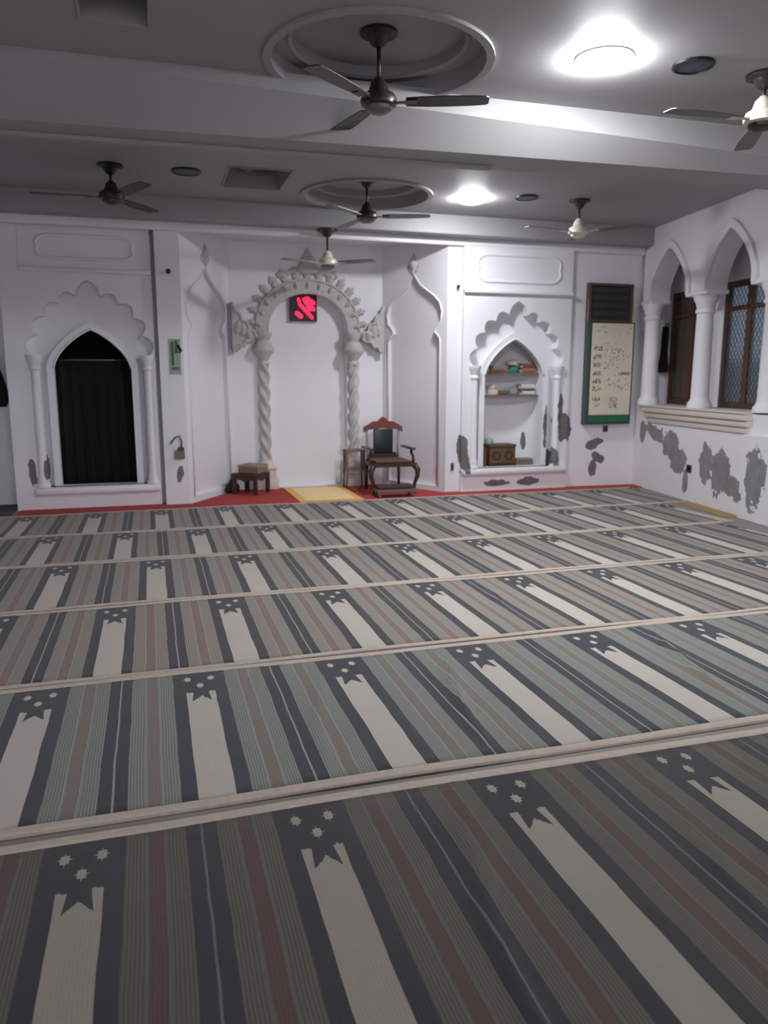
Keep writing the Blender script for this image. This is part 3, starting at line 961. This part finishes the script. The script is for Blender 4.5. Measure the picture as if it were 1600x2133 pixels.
# footstool in front of the chair
fs = thing('footstool', 'low footstool with brown padded top in front of the armchair', 'footstool', (2.90, 9.17, .011))
bm = bmesh.new(); add_box(bm, (-.235, -.09, .10), (.235, .10, .145), .02); part('padded_top', bm, simple('brown_pad', lin(70, 50, 44), .8), fs, auto=40)
bm = bmesh.new(); add_box(bm, (-.25, -.105, .06), (.25, .11, .10), .006); part('rail', bm, M_grey_wood, fs)
for sx in (-1, 1):
    for sy in (-1, 1):
        bm = bmesh.new(); add_lathe(bm, [(.015, 0), (.022, .02), (.014, .04), (.02, .062)], 10, Matrix.Translation((sx*.22, .0+sy*.085, 0)))
        part('foot', bm, M_grey_wood, fs, smooth=True)
# small weathered stand beside the chair
st = thing('side_table', 'small greyish wooden stand between mihrab column and armchair', 'table', (2.60, 10.03, .013))
bm = bmesh.new(); add_box(bm, (-.14, -.10, .50), (.14, .10, .525), .006); part('tabletop', bm, M_grey_wood, st)
bm = bmesh.new(); add_box(bm, (-.125, -.09, .25), (.125, .09, .268), .004); part('shelf', bm, M_grey_wood, st)
for sx in (-1, 1):
    bm = bmesh.new(); add_plate(bm, [(-.10, .27), (.10, .27), (.10, .30), (.05, .36), (.03, .42), (.06, .46), (.10, .47), (.10, .50), (-.10, .50), (-.10, .47), (-.06, .46), (-.03, .42), (-.05, .36), (-.10, .30)], [], -.008, .008, lambda s, d, z, sx=sx: Vector((sx*.115+d, s, z)))
    part('carved_side', bm, M_grey_wood, st)
    for sy in (-1, 1):
        bm = bmesh.new(); add_tube(bm, [(sx*.12, sy*.085, .5), (sx*.12, sy*.085, .25), (sx*.13, sy*.088, 0)], [.014, .014, .011], 8); part('leg', bm, M_grey_wood, st, smooth=True)
# low stool with a khaki box
S0 = (1.20, 9.98); SR = R(-38)
sl = thing('low_stool', 'low dark wooden stool left of the mihrab arch, khaki box on top', 'stool', (*S0, .011), SR)
bm = bmesh.new(); add_box(bm, (-.18, -.18, .235), (.18, .18, .27), .006); part('seat', bm, M_brown, sl)
for a in range(4):
    bm = bmesh.new(); add_plate(bm, [(-.16, .235), (.16, .235), (.16, .19), (.05, .185), (0, .165), (-.05, .185), (-.16, .19)], [], -.17, -.152, I)
    o = part('apron', bm, M_brown, sl); o.rotation_euler = (0, 0, a*PI/2)
    sx, sy = ((1, 1), (1, -1), (-1, 1), (-1, -1))[a]
    bm = bmesh.new(); add_box(bm, (sx*.155-.024, sy*.155-.024, 0), (sx*.155+.024, sy*.155+.024, .236), .005); part('leg', bm, M_brown, sl)
kb = thing('khaki_box', 'khaki lidded box resting on the low dark stool', 'box', (S0[0]+.03, S0[1], .2815), SR)
M_khaki = simple('khaki_card', lin(128, 114, 98), .85, var=.15, scale=14)
bm = bmesh.new(); add_box(bm, (-.145, -.13, 0), (.145, .13, .07), .006); part('box_body', bm, M_khaki, kb)
bm = bmesh.new(); add_box(bm, (-.15, -.135, .07), (.15, .135, .105), .008); part('lid', bm, simple('pale_khaki_card', lin(150, 134, 116), .85), kb)
# black bag on the floor beside the stool
bg_ = thing('black_bag', 'dark soft bag slumped on red carpet behind the low stool', 'bag', (.97, 10.08, .011))
bm = bmesh.new(); add_lathe(bm, [(.075, 0), (.10, .03), (.09, .09), (.055, .13), (.03, .15), (.035, .17)], 14, Matrix.Diagonal((1, .8, 1, 1)))
for v in bm.verts: v.co += Vector((math.sin(v.co.z*40+v.co.x*30)*.008, math.cos(v.co.z*35)*.006, 0))
part('bag_body', bm, simple('dark_bag_cloth', lin(44, 36, 36), .9), bg_, smooth=True)
bm = bmesh.new(); add_tube(bm, [(.02+.03*math.cos(a), 0, .16+.04*math.sin(a)) for a in [PI*i/8 for i in range(9)]], .006, 6); part('strap', bm, M_black, bg_, smooth=True)

# ================================================================== WALL FITTINGS
# LED clock
ck = thing('led_clock', 'square black wall clock with glowing red LEDs under the mihrab arch', 'clock', (2.02, 10.35+.155, 2.235))
bm = bmesh.new(); add_plate(bm, rect(-.185, .185, 0, .365), [rect(-.165, .165, .02, .345)], -.05, 0, I); part('clock_case', bm, M_plastic, ck)
bm = bmesh.new(); add_box(bm, (-.166, -.035, .019), (.166, -.002, .346)); part('display', bm, simple('dark_display', lin(34, 10, 16), .3), ck)
bm = bmesh.new()
def seg_d(px, pz, ax, az, bx, bz):
    dx, dz = bx-ax, bz-az
    t = max(0, min(1, ((px-ax)*dx+(pz-az)*dz)/(dx*dx+dz*dz+1e-9)))
    return math.hypot(px-ax-dx*t, pz-az-dz*t)
def T_(px, py): return (-.165+(px-260)/960*.33, .345-(py-340)/1000*.325)
SH = [((560, 520), (620, 760), 62), ((620, 740), (1080, 1240), 72), ((900, 560), (1000, 760), 150), ((760, 520), (900, 640), 60), ((1050, 560), (1190, 660), 62), ((1040, 860), (1160, 900), 85), ((960, 860), (1000, 880), 100), ((500, 1090), (640, 1200), 90)]
k_ = 0
for i in range(46):
    for j in range(46):
        x = -.16+.32*(i+.5*(j % 2))/45; z = .024+.315*j/45
        if any(seg_d(x, z, *T_(*a), *T_(*b_)) < r/960*.33 for a, b_, r in SH):
            add_lathe(bm, [(.0034, 0), (.0034, .003)], 6, Matrix.Translation((x, -.0352, z)) @ Matrix.Rotation(R(90), 4, 'X'))
o = part('led_dots', bm, emit('red_led', (1, .012, .075, 1), 1.6), ck); o['kind'] = 'stuff'

# prayer notice boards
YN = YW-.002
nb = thing('notice_board', 'tall green-framed cream notice board on the wall beside the niche', 'notice board', (5.98, YN, .86))
M_green = simple('green_frame', lin(66, 78, 73), .5, var=.1)
bm = bmesh.new(); add_box(bm, (-.355, -.10, 0), (.355, 0, 1.36), .006); part('frame', bm, M_green, nb)
bm = bmesh.new(); add_box(bm, (-.30, -.108, .13), (.33, -.099, 1.345), .002); part('sheet', bm, simple('cream_sheet', lin(226, 216, 196), .6, var=.06), nb)
bm = bmesh.new(); add_box(bm, (-.30, -.109, .03), (.33, -.099, .128), .002); part('green_band', bm, simple('bright_green_band', lin(40, 104, 66), .5), nb)
bm = bmesh.new()
ri = random.Random(3)
def ink(x0, x1, z0, z1, n):
    for _ in range(n):
        x = ri.uniform(x0, x1); z = ri.uniform(z0, z1); L_ = ri.uniform(.008, .03)
        a = ri.choice((0, 0, .5, -.5, 1.4)); hw = ri.uniform(.0022, .004)
        x = min(max(x, x0+L_/2), x1-L_/2)
        add_box(bm, (-L_/2, -.0006, -hw), (L_/2, .0006, hw), 0, Matrix.Translation((x, -.1086, z)) @ Matrix.Rotation(a, 4, 'Y'))
for z in (.99, .88, .77, .665, .555, .455, .315): ink(-.27, -.14, z, z+.055, 34)
ink(-.13, .12, .72, 1.1, 60); ink(.10, .30, .86, 1.02, 26); ink(.12, .33, .665, .70, 44); ink(.1, .3, .45, .62, 18); ink(-.05, .1, .50, .66, 14)
ink(.0, .13, .22, .38, 60); ink(-.28, .3, 1.2, 1.3, 14); ink(-.27, -.14, .24, .28, 8)
o = part('writing', bm, simple('brown_ink', lin(104, 92, 80), .8), nb); o['kind'] = 'stuff'
db = thing('display_board', 'black unlit prayer time display board mounted above the cream notice board', 'display board', (5.965, YN, 2.225))
bm = bmesh.new(); add_plate(bm, rect(-.34, .34, 0, .50), [rect(-.30, .30, .03, .47)], -.07, 0, I); part('frame', bm, wood('board_frame', lin(84, 74, 68), .35), db)
bm = bmesh.new(); add_box(bm, (-.302, -.05, .028), (.302, -.004, .472)); part('screen', bm, simple('dark_screen', lin(44, 46, 48), .28, var=.2), db)
for i in range(4):
    bm = bmesh.new(); z = .09+.1*i; add_box(bm, (-.27, -.0515, z), (.27, -.05, z+.055)); part('screen_row', bm, simple('screen_row', lin(60, 58, 58), .3), db)
for sx in (-1, 1):
    bm = bmesh.new(); add_box(bm, (sx*.343-.006, -.075, .0), (sx*.343+.006, -.068, .30), .002); part('metal_strip', bm, simple('gilt_strip', lin(200, 176, 140), .25, .9), db)
# green paper and fixtures on the pilaster
YP = YW-.002
pp = thing('green_poster', 'faded green paper notice stuck on the pilaster beside the portal', 'poster', (.295, YP, 1.53))
bm = bmesh.new(); add_box(bm, (-.065, -.004, 0), (.065, 0, .40)); part('paper', bm, simple('pale_green_paper', lin(160, 172, 160), .8, var=.12, scale=10), pp)
for (x0, x1, z0, z1) in ((-.045, -.01, .10, .37), (.0, .035, .24, .38), (-.045, .04, .05, .08)):
    bm = bmesh.new(); add_box(bm, (x0, -.0055, z0), (x1, -.004, z1)); part('green_print', bm, simple('green_print', lin(92, 112, 92), .8, var=.3, scale=30), pp)
hk = thing('black_hook', 'small black hook holding the green paper on the pilaster', 'hook', (.345, YP, 1.80))
bm = bmesh.new(); add_tube(bm, [(-.01, -.004, .06), (0, -.02, .03), (.02, -.03, 0), (.0, -.035, -.03)], [.012, .014, .016, .008], 8); part('hook_arm', bm, M_plastic, hk, smooth=True)
so = thing('wall_socket', 'olive socket box with looping grey cable on the pilaster', 'socket', (.30, YP, .60))
bm = bmesh.new(); add_box(bm, (-.055, -.045, -.05), (.055, 0, .05), .006); part('socket_box', bm, simple('olive_plastic', lin(112, 106, 78), .5), so)
bm = bmesh.new(); add_tube(bm, [(.02, -.03, .05), (.025, -.035, .16), (.0, -.04, .22), (-.05, -.03, .2), (-.10, -.015, .13)], .010, 8); part('cable', bm, simple('grey_cable', lin(96, 96, 96), .5), so, smooth=True)
bm = bmesh.new(); add_box(bm, (-.02, -.055, .05), (.05, -.012, .085), .005); part('plug', bm, M_plastic, so)
def knob(label, x, y, z, r=.022):
    t = thing('wall_peg', label, 'wall knob', (x, y, z))
    Mx = Matrix.Rotation(R(90), 4, 'X')
    bm = bmesh.new(); add_lathe(bm, [(r*.5, 0), (r*.5, .02)], 12, Mx); part('stem', bm, M_metal, t, smooth=True)
    bm = bmesh.new(); add_lathe(bm, [(r*.6, .02), (r, .03), (r, .045), (r*.5, .056)], 14, Mx); part('head', bm, M_plastic, t, auto=40)
knob('small black knob on the pilaster beside the portal ledge', .265, YP, 2.67, .028)
knob('small grey knob on the pilaster beside the niche ledge', 3.78, YP, 2.62, .02)
sw = thing('socket_plate', 'small dark green wall plate just below the cream notice board', 'socket', (6.01, YP, .79))
bm = bmesh.new(); add_box(bm, (-.035, -.02, -.04), (.035, 0, .045), .005); part('plate', bm, simple('dark_green_plastic', lin(62, 72, 66), .5), sw)
bm = bmesh.new(); add_box(bm, (-.015, -.032, -.02), (.015, -.02, .015), .004); part('switch', bm, M_plastic, sw)
q = tfR(1.47, -.002, .40)
s2 = thing('wall_outlet', 'small black wall outlet low on the right wall between flaked patches', 'outlet', q, math.atan2(WU[1], WU[0]))
bm = bmesh.new(); add_box(bm, (-.045, -.018, -.045), (.045, 0, .045), .005); part('plate', bm, M_plastic, s2)
bm = bmesh.new(); add_box(bm, (-.02, -.03, -.02), (.02, -.018, .02), .004); part('socket', bm, M_black, s2)
s3 = thing('wall_outlet', 'small grey wall outlet low on the pilaster left of the niche', 'outlet', (3.745, YP, .34))
bm = bmesh.new(); add_box(bm, (-.022, -.015, -.05), (.022, 0, .05), .004); part('plate', bm, M_metal, s3)
bm = bmesh.new(); add_box(bm, (-.01, -.022, -.02), (.01, -.015, .02), .003); part('socket', bm, M_plastic, s3)

# hanging cloths
def hanging(name, label, cat, loc, w_, h_, m, rz=0, bulge=.05, knot=False):
    t = thing(name, label, cat, loc, rz)
    bm = bmesh.new()
    seg, nz = 22, 16
    rings = []
    for k in range(nz+1):
        u = k/nz
        rr = w_*(.18+.82*min(1, (u*1.15))**.8)*(1-.25*max(0, u-.85)/.15)
        if knot: rr = w_*(.75+.1*math.sin(u*9))*(1+.5*math.exp(-((u-.85)/.12)**2))
        rings.append([bm.verts.new((rr*math.cos(2*PI*i/seg)*(1+.12*math.sin(5*2*PI*i/seg+u*3)), bulge*math.sin(2*PI*i/seg)*(.3+.7*u)*(1+.2*math.cos(4*2*PI*i/seg)), -h_*u)) for i in range(seg)])
    for a, b_ in zip(rings, rings[1:]):
        for i in range(seg): bm.faces.new((a[i], a[(i+1) % seg], b_[(i+1) % seg], b_[i]))
    bm.faces.new(rings[0]); bm.faces.new(rings[-1])
    part('cloth', bm, m, t, smooth=True)
    bm = bmesh.new(); add_tube(bm, [(0, 0, -.01), (0, .0, .03), (0, bulge, .04)], .008, 6); part('hanging_loop', bm, M_metal, t, smooth=True)
    return t
hanging('hanging_cloth', 'black cloth hanging on the set-back wall left of the portal', 'cloth', (-1.735, 9.84, 1.78), .17, .62, M_black)
q = tfR(-.02, .36, 2.18)
hanging('hanging_bag', 'black bag hanging in the far arch before the brown shutters', 'bag', q, .10, .62, M_black, math.atan2(WU[1], WU[0]), .06, True)
# black curtain inside the portal
ct = thing('black_curtain', 'black cloth curtain closing the arched portal', 'curtain', (-.61, 9.66, .262))
bm = bmesh.new()
n = 80
fr_, bk_ = [], []
for i in range(n+1):
    x = -.46+.92*i/n; d = .018*math.sin(i*.55)+.008*math.sin(i*1.3)
    fr_.append([bm.verts.new((x, d, 0)), bm.verts.new((x, d*.6, 1.42))]); bk_.append([bm.verts.new((x, d+.004, 0)), bm.verts.new((x, d*.6+.004, 1.42))])
for i in range(n):
    for g in (fr_, bk_): bm.faces.new((g[i][0], g[i+1][0], g[i+1][1], g[i][1]))
    for s in (0, 1): bm.faces.new((fr_[i][s], fr_[i+1][s], bk_[i+1][s], bk_[i][s]))
part('curtain_cloth', bm, M_black, ct, smooth=True)
bm = bmesh.new(); add_tube(bm, [(-.5, 0, 1.43), (.5, 0, 1.43)], .012, 8); part('curtain_rod', bm, M_metal, ct, smooth=True)

# ================================================================== BOOK NICHE CONTENTS
def book(label, x, d, z, w_, h_, dp, col, rz=0., lean=0.):
    p = tfN(x, d, z)
    t = thing('book', label, 'book', p, rz, 'books in the arched niche')
    if lean: t.rotation_euler = (0, lean, rz)
    up = h_ > w_                                   # standing books turn their spine to the room too
    bm = bmesh.new(); a, b_ = (dp, h_) if not up else (dp, w_)
    L = [(a/2, 0), (a/2, .004), (-a/2+.004, .004), (-a/2+.004, b_-.004), (a/2, b_-.004), (a/2, b_), (-a/2+.006, b_), (-a/2, b_*.72), (-a/2, b_*.28), (-a/2+.006, 0)]
    tfb = (lambda y, x, z: Vector((x, y, z))) if not up else (lambda y, z, x: Vector((x-w_/2, y, z+h_/2)))
    n_ = w_ if not up else h_
    add_plate(bm, L, [], -n_/2, n_/2, tfb)
    part('cover', bm, simple('book_cover', col, .6), t)
    bm = bmesh.new()
    if not up: add_box(bm, (-w_/2+.004, -dp/2+.0045, .0042), (w_/2-.004, dp/2-.004, h_-.0042))
    else: add_box(bm, (-w_/2+.0042, -dp/2+.0045, .004), (w_/2-.0042, dp/2-.004, h_-.004))
    part('pages', bm, simple('book_pages', lin(206, 192, 168), .8), t)
    return t
Z1, Z2 = SHELF
def soft(name, label, cat, x, d, z, a, b_, h_, col, seg=18):
    t = thing(name, label, cat, tfN(x, d, z))
    bm = bmesh.new()
    add_lathe(bm, [(.9, 0), (1.0, .12), (.96, .5), (.75, .82), (.4, .96), (.05, 1.0)], seg, Matrix.Diagonal((a, b_, h_, 1)))
    for v in bm.verts: v.co += Vector((math.sin(v.co.z*70+v.co.y*50)*.004, 0, math.sin(v.co.x*60)*.003 if v.co.z > .01 else 0))
    part('body', bm, simple(name+'_fabric', col, .85), t, smooth=True)
    bm = bmesh.new(); add_lathe(bm, [(1.0, .02), (1.03, .06), (1.0, .16)], seg, Matrix.Diagonal((a, b_, h_, 1)), cap=False)
    part('hem', bm, simple(name+'_hem', tuple(c*.8 for c in col[:3])+(1,), .85), t, smooth=True)
    return t
soft('yellow_pouch', 'bright yellow cloth pouch on the upper niche shelf', 'pouch', -.34, .26, Z1, .06, .05, .085, lin(206, 186, 60))
book('lower tan book of the stack on the upper niche shelf', -.13, .34, Z1, .26, .045, .17, lin(150, 120, 96))
book('upper pale book of the stack on the upper niche shelf', -.12, .34, Z1+.0455, .22, .045, .16, lin(200, 178, 158), .05)
soft('green_hat', 'green round cap on the upper niche shelf beside the book stack', 'cap', .09, .33, Z1, .095, .09, .10, lin(52, 122, 100))
soft('white_hat', 'white cap resting on top of the green cap in the niche', 'cap', .085, .33, Z1+.102, .085, .08, .075, lin(214, 212, 210))
book('brown book lying on the upper niche shelf, under the red-brown book', .28, .30, Z1, .19, .06, .16, lin(140, 104, 88))
book('red-brown book on top at the right end of the upper niche shelf', .285, .30, Z1+.0605, .17, .06, .15, lin(128, 66, 52), -.06)
book('small cream book standing at the left end of lower niche shelf', -.36, .26, Z2, .05, .10, .12, lin(206, 196, 188))
book('pinkish book lying on the lower niche shelf under a folded cloth', -.24, .30, Z2, .15, .07, .15, lin(204, 186, 184))
soft('folded_cloth', 'pale pink folded cloth on the pinkish book, lower shelf', 'cloth', -.23, .30, Z2+.0705, .07, .06, .07, lin(208, 190, 190))
book('brown book lying on the lower niche shelf beside the pink book', -.085, .32, Z2, .14, .055, .14, lin(112, 88, 62))
soft('grey_hat', 'grey cloth cap in the middle of the lower niche shelf', 'cap', .115, .33, Z2, .075, .08, .10, lin(132, 140, 144))
book('lowest book of the grey-white stack on lower niche shelf', .29, .29, Z2, .19, .05, .15, lin(206, 204, 200))
book('dark middle book of the grey-white stack, lower niche shelf', .285, .29, Z2+.0505, .18, .03, .15, lin(78, 84, 82))
book('top white book of the grey-white stack, lower niche shelf', .28, .30, Z2+.081, .2, .06, .15, lin(204, 204, 204), .05)
ZN = .31
bx = thing('wooden_chest', 'brown carved wooden chest on the niche floor', 'chest', tfN(-.10, .275, ZN+.003))
M_chest = wood('chest_wood', lin(100, 74, 50), .5, (30, 3, 3))
bm = bmesh.new(); add_box(bm, (-.19, -.12, .03), (.19, .12, .25), .008); part('body', bm, M_chest, bx)
bm = bmesh.new(); add_box(bm, (-.2, -.13, .25), (.2, .13, .29), .012); part('lid', bm, M_chest, bx)
bm = bmesh.new(); add_box(bm, (-.2, -.13, 0), (.2, .13, .035), .006); part('plinth', bm, M_brown, bx)
for sx in (-1, 1):
    bm = bmesh.new(); add_plate(bm, circle(sx*.09, .14, .06, 16), [circle(sx*.09, .14, .045, 16)], -.127, -.119, I); part('carved_ring', bm, M_brown, bx)
book('red-brown book standing upright at the left of the niche floor', -.37, .22, ZN, .05, .26, .17, lin(110, 56, 46), 0, .0)
gc = soft('grey_cloth_bundle', 'grey-green cloth bundle on the chest lid in the niche', 'cloth', -.24, .30, ZN+.292, .055, .06, .09, lin(150, 164, 164))
bm = bmesh.new(); add_box(bm, (-.14, -.09, 0), (.14, .09, .055), .02)
mt = thing('folded_mat', 'grey-brown folded mat on the niche floor beside the chest', 'mat', tfN(.25, .28, ZN))
part('lower_fold', bm, simple('mat_cloth', lin(120, 108, 98), .9), mt, auto=40)
bm = bmesh.new(); add_box(bm, (-.13, -.085, .055), (.135, .085, .085), .012)
part('upper_fold', bm, simple('mat_cloth_top', lin(134, 120, 108), .9), mt, auto=40)
wp = thing('white_scroll', 'white paper roll leaning beside the chest in the niche', 'paper roll', tfN(-.345, .33, ZN))
bm = bmesh.new(); add_lathe(bm, [(.022, 0), (.022, .24)], 14, Matrix.Rotation(R(7), 4, 'Y')); part('roll', bm, simple('white_paper', lin(212, 210, 212), .8), wp, smooth=True)
bm = bmesh.new(); add_lathe(bm, [(.0235, .10), (.0235, .13)], 14, Matrix.Rotation(R(7), 4, 'Y'), cap=False); part('band', bm, M_metal, wp, smooth=True)
# outside: a low balcony wall beyond the windows
bm = bmesh.new(); box_tf(bm, tfR, -1.5, 5, 1.9, 2.0, -.1, 1.75); box_tf(bm, tfR, -1.5, 5, .65, 2.0, -.2, -.1)
structure('exterior_wall', bm, plaster('exterior_plaster', base=lin(150, 152, 156)))
